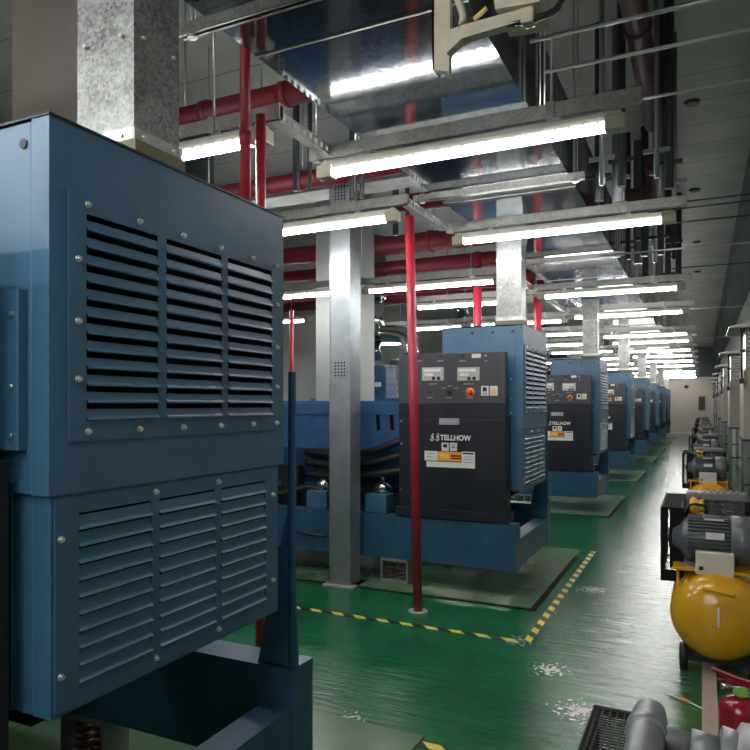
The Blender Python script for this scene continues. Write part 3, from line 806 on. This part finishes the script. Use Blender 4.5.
# ------------------------------------------------------------------ vertical drop conduits
i = 0
drops = [(-.73, 5.6, .035, 'darkpipe'), (-.66, 5.2, .020, 'conduit'), (-.60, 5.7, .045, 'greypipe'), (-.535, 5.3, .030, 'darkpipe'), (-.285, 5.7, .030, 'darkpipe'), (-.29, 5.2, .018, 'greypipe'), (-.22, 5.5, .035, 'darkpipe'), (-.2, 6.0, .018, 'greypipe'),
         (-.735, 8.0, .025, 'darkpipe'), (-.66, 8.3, .05, 'greypipe'), (-.56, 7.9, .04, 'darkpipe'), (-.48, 8.3, .025, 'conduit'), (-.4, 7.9, .035, 'darkpipe'), (-.28, 8.2, .03, 'darkpipe'),
         (-.72, 10.3, .04, 'darkpipe'), (-.55, 10.5, .05, 'greypipe'), (-.42, 10.2, .04, 'darkpipe'), (-.3, 10.6, .04, 'darkpipe'),
         (-2.75, 4.35, .025, 'darkpipe'), (-2.66, 4.4, .016, 'darkpipe'), (-2.45, 4.7, .03, 'darkpipe'), (-2.38, 4.72, .018, 'darkpipe'), (-3.1, 4.4, .006, 'conduit'), (-2.62, 5.9, .03, 'darkpipe'), (-2.5, 5.9, .02, 'darkpipe')]
for (x, y, r, m) in drops:
    zone = 'over the aisle' if x > -1 else 'left of the wide duct'
    bm = bmesh.new(); cyl(bm, (0, 0, 0), (0, 0, H - 3.2), r, 12)
    if x > -1: box(bm, -.09, .09, -.012, .012, .18, .21)
    tag(obj('drop_conduit', bm, M[m], None, (x, y, 3.2)), '%s upright conduit hanging from the ceiling %s' % ({'darkpipe': 'dark', 'greypipe': 'grey', 'conduit': 'bright steel'}[m], zone), 'conduit', '%s conduits hanging %s' % (m, zone))
# conduits crossing to the right wall
cc = [(2.72, -.62, 3.05, 'conduit'), (3.0, -.62, 3.05, 'conduit'), (3.56, -.26, 3.09, 'conduit'), (5.5, -.2, 3.09, 'darkpipe'), (5.30, -.35, 2.99, 'darkpipe'), (5.62, -.35, 2.97, 'darkpipe'), (6.9, -.9, 3.04, 'conduit'), (8.1, -.3, 3.08, 'darkpipe'), (11.2, -.35, 3.02, 'conduit'), (16.2, -.35, 3.02, 'conduit')]
cl = ['uppermost thin steel conduit crossing top right of the ceiling', 'second thin steel conduit crossing top right of the ceiling', 'thin steel conduit from biggest strip light channel to right wall', 'dark cable from second channel end to the right wall', 'dark cable just below the second channel, running to right wall', 'lowest dark cable behind second strip light end cap', 'thin grey conduit crossing below the second strip light to right wall', 'dark conduit crossing to right wall before third strip light', 'bright conduit running right from the fourth strip light', 'faint far conduit running right from sixth strip light']
for (y, x, z, m), lab in zip(cc, cl):
    bm = bmesh.new(); cyl(bm, (0, 0, 0), (XR - x, 0, 0.0), .0085 if m == 'conduit' else .006, 8)
    tag(obj('cross_conduit', bm, M[m], None, (x, y, z)), lab, 'conduit')
# sprinklers / ceiling studs
for k, y in enumerate((6.75 * 1.11 - .05, 10.5, 13.9, 17.0)):
    bm = bmesh.new(); cyl(bm, (0, 0, 0), (0, 0, -.03), .075, 20, .06)
    tag(obj('ceiling_detector', bm, M['darkpipe'], None, (-.09, y, H)), 'small dark round detector on the ceiling, %s from the camera' % num[k], 'detector', 'ceiling detectors')

# ------------------------------------------------------------------ beige bracketed unit at the top
t = thing('bracket_unit', 'beige metal box on angled bracket hanging at top centre', 'wall unit', (-.615, 2.03, 2.64))
bm = bmesh.new(); prism(bm, [(-.155, .02), (-.10, .0), (-.095, .08), (-.095, .6), (-.155, .6)], 'y', -.012, .012); box(bm, -.155, -.148, -.012, .05, .02, .6)
obj('bracket_post', bm, M['beigem'], t)
bm = bmesh.new(); prism(bm, [(-.10, .05), (-.05, .085), (.16, .095), (.16, .13), (-.05, .125), (-.10, .12)], 'y', -.03, .005)
box(bm, .13, .17, -.035, .01, .085, .19, .006)
tube(bm, arc([(-.09, -.02, .5), (-.05, -.02, .4), (-.085, -.02, .28), (-.05, -.02, .16), (-.07, -.02, .10)], 5), .012, 8)
obj('bracket_arm', bm, M['beigem'], t)
bm = bmesh.new(); prism(bm, [(.06, .135), (.19, .125), (.215, .17), (.235, .62), (.0, .62)], 'y', -.05, .12)
hb = obj('unit_box', bm, M['beigem'], t)
bm = bmesh.new()
for k in range(5): box(bm, .09, .19, -.056, -.05, .22 + k * .03, .226 + k * .03)
obj('vent_slots', bm, M['cap'], hb)
bm = bmesh.new(); tube(bm, arc([(.09, -.02, .10), (.16, -.02, .095), (.23, .0, .12), (.255, .02, .19)], 5), .010, 8)
obj('cable', bm, M['rubber'], t)
bm = bmesh.new(); cyl(bm, (-.01, -.035, .13), (.03, -.035, .155), .007, 8); obj('hinge_pin', bm, M['yellowl'], t)
bm = bmesh.new(); box(bm, -.155, .24, -.02, .08, .6, .64); cyl(bm, (-.1, .03, .62), (-.1, .03, H - 2.64), .012, 8); cyl(bm, (.18, .03, .62), (.18, .03, H - 2.64), .012, 8); obj('hanger_frame', bm, M['beigem'], t)

# ------------------------------------------------------------------ exhausts
ex = thing('exhaust_pipe', 'x', 'exhaust', (0, 0, 0), 0, 'exhausts over the engines')
bm = bmesh.new(); cyl(bm, (0, 0, .0), (0, 0, .75), .16, 24); obj('silencer', bm, M['chrome'], ex)
bm = bmesh.new(); cyl(bm, (0, 0, .75), (0, 0, H - 2.75), .19, 24); cyl(bm, (0, 0, -.02), (0, 0, .0), .19, 24); cyl(bm, (0, 0, -.38), (0, 0, -.02), .10, 16); obj('jacket', bm, M['duct'], ex)
bm = bmesh.new(); tube(bm, arc([(.1, 0, .12), (.4, 0, .10), (.62, .0, .0), (.68, 0, -.30)], 5), .15, 18); obj('elbow', bm, M['chrome'], ex)
bm = bmesh.new(); cyl(bm, (.68, 0, -.3), (.68, 0, -.45), .12, 16); cyl(bm, (.3, 0, -.40), (.68, 0, -.40), .05, 12); obj('turbo_pipe', bm, M['motor'], ex)
for i in range(8):
    lab = 'polished steel exhaust above the engine of the %s generator' % ORD[i]
    loc = (-5.3, GY[i] + .55, 2.75)
    if i == 0: ex.location = loc; ex['label'] = lab
    else: dup(ex, loc, lab)

# ------------------------------------------------------------------ compressors (local x = X, y = Y - 4.65)
CY = [.77, 4.65, 9.85, 14.7, 19.6, 24.5, 29.3, 34.1]
cm = thing('air_compressor', 'x', 'compressor', (0, 0, 0), 0, 'air compressors along the right wall')
R = .262; tx, tzc = .085, .345
bm = bmesh.new()
prof = [(0, -.30), (.09, -.292), (.17, -.268), (.225, -.225), (.252, -.175), (.262, -.12), (.262, .95), (.252, 1.01), (.22, 1.06), (.15, 1.10), (0, 1.12)]
lathe(bm, prof, (tx, 0, tzc), 'y', 40)
tk = obj('tank', bm, M['yel'], cm)
bm = bmesh.new(); tube(bm, arc([(tx - .075, -.27, tzc + .19), (tx - .075, -.315, tzc + .195), (tx - .06, -.32, tzc + .195), (tx + .06, -.32, tzc + .175), (tx + .075, -.315, tzc + .17), (tx + .075, -.27, tzc + .165)], 4), .009, 8)
obj('handle', bm, M['yel'], tk)
bm = bmesh.new(); box(bm, tx - .006, tx + .006, -.302, -.298, tzc - .02, tzc + .09); obj('highlight_strip', bm, M['white'], tk)  # white strip standing in for a highlight on the tank end
for sx in (-1, 1):
    for yy in (-.12, .85):
        bm = bmesh.new(); xx = tx + sx * .185
        cyl(bm, (xx - .022, yy, .075), (xx + .022, yy, .075), .075, 20)
        w = obj('wheel', bm, M['rubber'], cm)
        bm = bmesh.new(); cyl(bm, (xx - .024, yy, .075), (xx + .024, yy, .075), .03, 14); obj('wheel_hub', bm, M['motor'], w)
bm = bmesh.new()
for yy in (-.12, .85): box(bm, tx - .16, tx + .16, yy - .02, yy + .02, .06, .12)
obj('axle', bm, M['rubber'], cm)
bm = bmesh.new(); box(bm, -.16, .30, -.16, .02, .60, .615); box(bm, -.16, .30, .30, .80, .60, .615)
for (x, y) in ((-.14, -.14), (.27, -.14), (-.14, .0), (.27, .0), (-.14, .78), (.27, .78), (-.14, .32), (.27, .32)): box(bm, x, x + .015, y, y + .015, .44, .60)
obj('platform', bm, M['yel'], cm)
# motor
bm = bmesh.new(); mz, my = .768, .03
lathe(bm, [(.03, -.17), (.06, -.165), (.09, -.12), (.125, -.10), (.125, .16), (.11, .165), (.0, .17)], (0, my, mz), 'x', 32)
for k in range(36):
    a = 2 * PI * k / 36
    c, s = math.cos(a), math.sin(a)
    p = [(my + c * .118 - s * .003, mz + s * .118 + c * .003), (my + c * .118 + s * .003, mz + s * .118 - c * .003), (my + c * .142 + s * .003, mz + s * .142 - c * .003), (my + c * .142 - s * .003, mz + s * .142 + c * .003)]
    prism(bm, p, 'x', -.08, .15)
box(bm, -.10, .16, my - .13, my + .13, .612, .64)
box(bm, .0, .10, my - .05, my + .05, .86, .91, .01)
cyl(bm, (-.2, my, mz), (-.1, my, mz), .02, 12)
mo = obj('motor', bm, M['motor'], cm)
bm = bmesh.new(); lathe(bm, [(.140, .155), (.150, .16), (.150, .26), (.135, .29), (.0, .292)], (0, my, mz), 'x', 32); obj('fan_cover', bm, M['motor'], mo)
bm = bmesh.new(); box(bm, .01, .12, my - .052, my - .045, .870, .9); box(bm, .02, .12, my - .145, my - .139, .79, .83); obj('rating_plate', bm, M['white'], mo)
sb = obj('starter_box', bx(-.035, .17, -.17, -.11, .585, .72, .006), M['ivory'], cm)
obj('starter_button', bx(-.015, .008, -.174, -.168, .615, .635), M['rubber'], sb)
# pump
bm = bmesh.new()
lathe(bm, [(.0, -.02), (.08, -.02), (.10, .02), (.10, .24), (.08, .28), (0, .28)], (0, .52, .75), 'x', 28)
box(bm, .0, .24, .42, .62, .61, .70); box(bm, -.10, .02, .50, .62, .70, .995, .012)
for c0 in (.06, .19):
    cyl(bm, (c0, .52, .80), (c0, .52, .86), .05, 20)
    for k in range(7): cyl(bm, (c0, .52, .845 + k * .016), (c0, .52, .852 + k * .016), .068, 20)
    cyl(bm, (c0, .52, .86), (c0, .52, .95), .045, 20)
box(bm, -.02, .27, .44, .60, .950, 1.0, .010)
for k in range(6): box(bm, .01 + k * .04, .02 + k * .04, .46, .58, 1.0, 1.012)
pu = obj('pump', bm, M['motorl'], cm)
bm = bmesh.new(); tube(bm, arc([(-.02, .58, .97), (-.06, .60, .93), (-.07, .62, .80), (-.02, .62, .70)], 5), .014, 10)
obj('cooler_pipe', bm, M['motorl'], pu)
bm = bmesh.new(); lathe(bm, [(.0, 0), (.05, .0), (.072, .015), (.072, .03), (.05, .055), (.03, .07), (0, .07)], (-.075, .42, .90), 'x', 24)
for k in range(8):
    a = 2 * PI * k / 8; cyl(bm, (-.03, .42 + .03 * math.cos(a), .90 + .03 * math.sin(a)), (.01, .42 + .055 * math.cos(a), .90 + .055 * math.sin(a)), .010, 6)
obj('air_filter', bm, M['yfilter'], cm)
bm = bmesh.new(); box(bm, .23, .32, .34, .46, .70, .80, .006); box(bm, .22, .30, .62, .72, .80, .93, .006); cyl(bm, (.27, .4, .60), (.27, .4, .70), .015, 10)
tube(bm, arc([(.27, .66, .82), (.30, .6, .72), (.25, .45, .64)], 5), .012, 8)
obj('pressure_switch', bm, M['rubber'], cm)
bm = bmesh.new(); tube(bm, arc([(-.12, .0, .86), (-.10, .05, .93), (-.06, .2, .95), (.0, .35, .93)], 5), .009, 8); obj('discharge_tube', bm, M['rubber'], cm)
# belt guard: frame with wire mesh, pulley inside
bm = bmesh.new()
gx0, gx1, gy0, gy1, gz0, gz1 = -.235, -.105, 0, .76, .49, .95
for x in (gx0, gx1 - .012):
    box(bm, x, x + .012, gy0, gy0 + .018, gz0, gz1); box(bm, x, x + .012, gy1 - .018, gy1, gz0, gz1)
    box(bm, x, x + .012, gy0, gy1, gz1 - .018, gz1); box(bm, x, x + .012, gy0, gy1, gz0, gz0 + .03)
for (y, z) in ((gy0, gz1 - .012), (gy1 - .012, gz1 - .012), (gy0, gz0), (gy1 - .012, gz0)): box(bm, gx0, gx1, y, y + .012, z, z + .012)
box(bm, gx0, gx1, gy0, gy0 + .003, gz0, gz0 + .07); box(bm, gx0 + .055, gx1, gy0, gy0 + .003, gz0 + .13, gz1); box(bm, gx1 - .004, gx1, gy0 + .01, gy1 - .01, gz0 + .12, gz1 - .01)
gd = obj('belt_guard', bm, M['mesh'], cm)
bm = bmesh.new()
n = 15
for k in range(n):                       # top mesh
    x = gx0 + .006 + (gx1 - gx0 - .012) * k / (n - 1) if k < 9 else None
    if x is not None: x = gx0 + .006 + (gx1 - gx0 - .012) * k / 8; box(bm, x - .0016, x + .0016, gy0, gy1, gz1 - .003, gz1)
for k in range(64):
    y = gy0 + (gy1 - gy0) * k / 63; box(bm, gx0, gx1, y - .0016, y + .0016, gz1 - .004, gz1 - .001)
for k in range(38):                      # outer face mesh
    y = gy0 + (gy1 - gy0) * k / 37; box(bm, gx0, gx0 + .002, y - .0015, y + .0015, gz0, gz1)
for k in range(24):
    z = gz0 + (gz1 - gz0) * k / 23; box(bm, gx0, gx0 + .002, gy0, gy1, z - .0015, z + .0015)
for k in range(24):                      # near end mesh
    z = gz0 + (gz1 - gz0) * k / 23; box(bm, gx0, gx1, gy0, gy0 + .002, z - .0015, z + .0015)
for k in range(8):
    x = gx0 + (gx1 - gx0) * k / 7; box(bm, x - .0015, x + .0015, gy0, gy0 + .002, gz0, gz1)
obj('guard_mesh', bm, M['mesh'], gd)
bm = bmesh.new(); cyl(bm, (-.19, .52, .73), (-.13, .52, .73), .185, 32); cyl(bm, (-.19, .06, .755), (-.13, .06, .755), .06, 24); cyl(bm, (-.16, .52, .74), (.0, .52, .74), .02, 12)
obj('pulley', bm, M['panel'], gd)
bm = bmesh.new()
box(bm, -.185, -.135, .06, .52, .805, .925 - .01); box(bm, -.185, -.135, .06, .52, .56, .70)
obj('belt', bm, M['rubber'], gd)
for i, y in enumerate(CY):
    lab = ['nearest compressor at bottom right corner, grey cast pump and mesh guard', 'yellow-tanked air compressor with ivory starter box beside the aisle', 'third compressor from the camera, just behind the yellow-tanked one'][i] if i < 3 else '%s compressor from the camera along the right wall' % ORD[i]
    if i == 0: cm.location = (0, y, 0); cm['label'] = lab
    else: dup(cm, (0, y, 0), lab)
cm.location.x = .025
for c in [c for c in bpy.data.objects if c.parent == cm]:
    if c.name in ('air_filter', 'pressure_switch'): bpy.data.objects.remove(c)
bm = bmesh.new()
lathe(bm, [(.0, -.01), (.07, -.01), (.09, .0), (.125, .02), (.125, .30), (.10, .32), (0, .32)], (.02, .60, .90), 'x', 36)
for k in range(40):
    a = 2 * PI * k / 40; c, q = math.cos(a), math.sin(a)
    p = [(.60 + c * .12 - q * .004, .90 + q * .12 + c * .004), (.60 + c * .12 + q * .004, .90 + q * .12 - c * .004), (.60 + c * .142 + q * .003, .90 + q * .142 - c * .003), (.60 + c * .142 - q * .003, .90 + q * .142 + c * .003)]
    prism(bm, p, 'x', .06, .32)
box(bm, .04, .30, .45, .75, .60, .80)
cyl(bm, (.0, .60, .97), (.05, .60, .96), .05, 16)
me = bpy.data.meshes.new('cast_pump'); bmesh.ops.recalc_face_normals(bm, faces=bm.faces); bm.to_mesh(me); bm.free(); me.materials.append(M['motorl'])
pu.data = me
cpipe = [c for c in bpy.data.objects if c.parent == pu][0]
bm = bmesh.new()
lathe(bm, [(0, -.26), (.031, -.255), (.033, .19), (.030, .215), (.018, .232), (0, .235)], (-.118, .47, .985), 'y', 24)
lathe(bm, [(.033, -.02), (.038, -.015), (.038, .015), (.033, .02)], (-.118, .60, .985), 'y', 24)
cyl(bm, (-.118, .60, .985), (-.04, .60, .975), .022, 16); cyl(bm, (-.045, .60, .976), (.0, .60, .97), .030, 16); cyl(bm, (0, .60, .97), (.03, .60, .965), .038, 16)
me = bpy.data.meshes.new('intake_pipe'); bmesh.ops.recalc_face_normals(bm, faces=bm.faces); bm.to_mesh(me); bm.free(); me.materials.append(M['motorl'])
cpipe.data = me

# ------------------------------------------------------------------ extinguisher
t = thing('fire_extinguisher', 'red fire extinguisher with green gauge at lower right edge', 'fire extinguisher', (.145, 3.14, 0)); t.scale = (1, 1, .88)
bm = bmesh.new(); lathe(bm, [(.0, .0), (.08, .0), (.085, .01), (.085, .40), (.078, .435), (.05, .46), (.025, .47), (.0, .47)], (0, 0, 0), 'z', 32); obj('cylinder', bm, M['redext'], t)
bm = bmesh.new(); cyl(bm, (0, 0, .47), (0, 0, .52), .02, 14); cyl(bm, (-.07, 0, .505), (.07, 0, .505), .011, 10); cyl(bm, (-.075, 0, .505), (-.05, 0, .505), .018, 10); obj('valve', bm, M['chrome'], t)
bm = bmesh.new(); cyl(bm, (0, -.02, .495), (0, -.03, .495), .024, 18); cyl(bm, (0, 0, .475), (0, 0, .49), .032, 18); obj('gauge', bm, M['greenl'], t)
bm = bmesh.new(); prism(bm, [(-.105, .57), (-.11, .58), (-.02, .552), (.03, .54), (.03, .525), (-.02, .535)], 'y', -.012, .012); prism(bm, [(-.09, .525), (-.09, .532), (.03, .525), (.03, .515)], 'y', -.01, .01); obj('lever', bm, M['redext'], t)
bm = bmesh.new(); tube(bm, arc([(.06, 0, .505), (.11, 0, .49), (.125, .0, .35), (.10, 0, .12)], 6), .012, 8); obj('hose', bm, M['rubber'], t)
# small cable end on the floor
t = thing('floor_cable', 'short pale cable with orange sleeve lying on the green floor', 'cable', (-.11, 4.0, 0))
bm = bmesh.new(); tube(bm, arc([(-.05, .06, .006), (0, .03, .006), (.05, 0, .006), (.12, -.06, .006)], 5), .005, 6); obj('lead', bm, M['white'], t)
bm = bmesh.new(); tube(bm, [(.01, .028, .008), (.05, 0.0, .008)], .009, 8); obj('sleeve', bm, M['orange'], t)

# ------------------------------------------------------------------ right-wall cabinets with ducts and hoods
cb = thing('wall_cabinet', 'x', 'cabinet', (0, 0, 0), 0, 'beige cabinets on the right wall')
bm = bmesh.new(); box(bm, .0, .38, 0, .9, 1.15, 2.04, .004)
for k in range(9): box(bm, .02 + k * .04, .032 + k * .04, -.008, 0, 1.18, 2.02)
obj('cabinet_body', bm, M['cabinet'], cb)
for (x, y) in ((0.01, .01), (.33, .01), (.01, .85), (.33, .85)): obj('leg', bx(x, x + .04, y, y + .04, 0, 1.15), M['cableg'], cb)
bm = bmesh.new(); box(bm, -.01, .38, -.01, .91, 1.12, 1.15); box(bm, .0, .38, .01, .03, .55, .58); obj('cabinet_rim', bm, M['brown'], cb)
bm = bmesh.new(); box(bm, .03, .38, .05, .85, 2.04, 2.56, .003); du = obj('duct_neck', bm, M['galv'], cb)
bm = bmesh.new()
for k in range(9): box(bm, .05, .34, .044, .05, 2.08 + k * .052, 2.105 + k * .052)
obj('neck_louvre', bm, M['chrome'], du)
bm = bmesh.new()
vs = [bm.verts.new(v) for v in ((-.17, -.25, 2.58), (.38, -.25, 2.68), (.38, 1.0, 2.68), (-.17, 1.0, 2.58), (-.17, -.25, 2.56), (.38, -.25, 2.56), (.38, 1.0, 2.56), (-.17, 1.0, 2.56))]
for q in ((0, 1, 2, 3), (7, 6, 5, 4), (0, 4, 5, 1), (1, 5, 6, 2), (2, 6, 7, 3), (3, 7, 4, 0)): bm.faces.new([vs[i] for i in q])
obj('hood', bm, M['strut'], cb)
bm = bmesh.new(); cyl(bm, (-.02, -.03, 1.9), (-.02, -.03, 2.56), .012, 8); box(bm, -.05, .0, -.06, .0, 1.86, 1.93); box(bm, -.04, .02, -.05, .01, 2.26, 2.30); box(bm, -.04, .02, -.05, .01, 2.52, 2.57); obj('latch_rod', bm, M['rubber'], cb)
cys = [9.9, 14.8, 19.7, 24.6, 29.5, 34.3]
for i, y in enumerate(cys):
    lab = 'beige ribbed cabinet under a sloping metal hood, %s along the right wall' % (['nearest', 'second', 'third', 'fourth', 'fifth', 'farthest'][i])
    if i == 0: cb.location = (.478, y, 0); cb['label'] = lab
    else: dup(cb, (.478, y, 0), lab)
# wall mounted brown board + camera at the end
tag(obj('notice_board', bx(-.16, .14, YE - .06, YE, 1.30, 2.0), M['brown'], None), 'small dark brown board on the far end wall', 'board')
t = thing('security_camera', 'small dark dome camera high on far end wall', 'camera', (-.75, YE, 2.55))
bm = bmesh.new(); cyl(bm, (0, 0, 0), (0, -.12, 0), .06, 14); obj('mount', bm, M['rubber'], t)
bm = bmesh.new(); lathe(bm, [(.0, -.12), (.07, -.1), (.1, -.03), (.1, .02), (0, .03)], (0, -.16, 0), 'z', 16); obj('dome', bm, M['rubber'], t)

# ------------------------------------------------------------------ world and view
w = bpy.data.worlds.new('world'); SC.world = w; w.use_nodes = True
w.node_tree.nodes['Background'].inputs[0].default_value = (.5, .55, .6, 1)
w.node_tree.nodes['Background'].inputs[1].default_value = .02
SC.view_settings.view_transform = 'Standard'; SC.view_settings.look = 'None'
SC.view_settings.gamma = 1; SC.view_settings.use_curve_mapping = False
SC.view_settings.exposure = 1.0
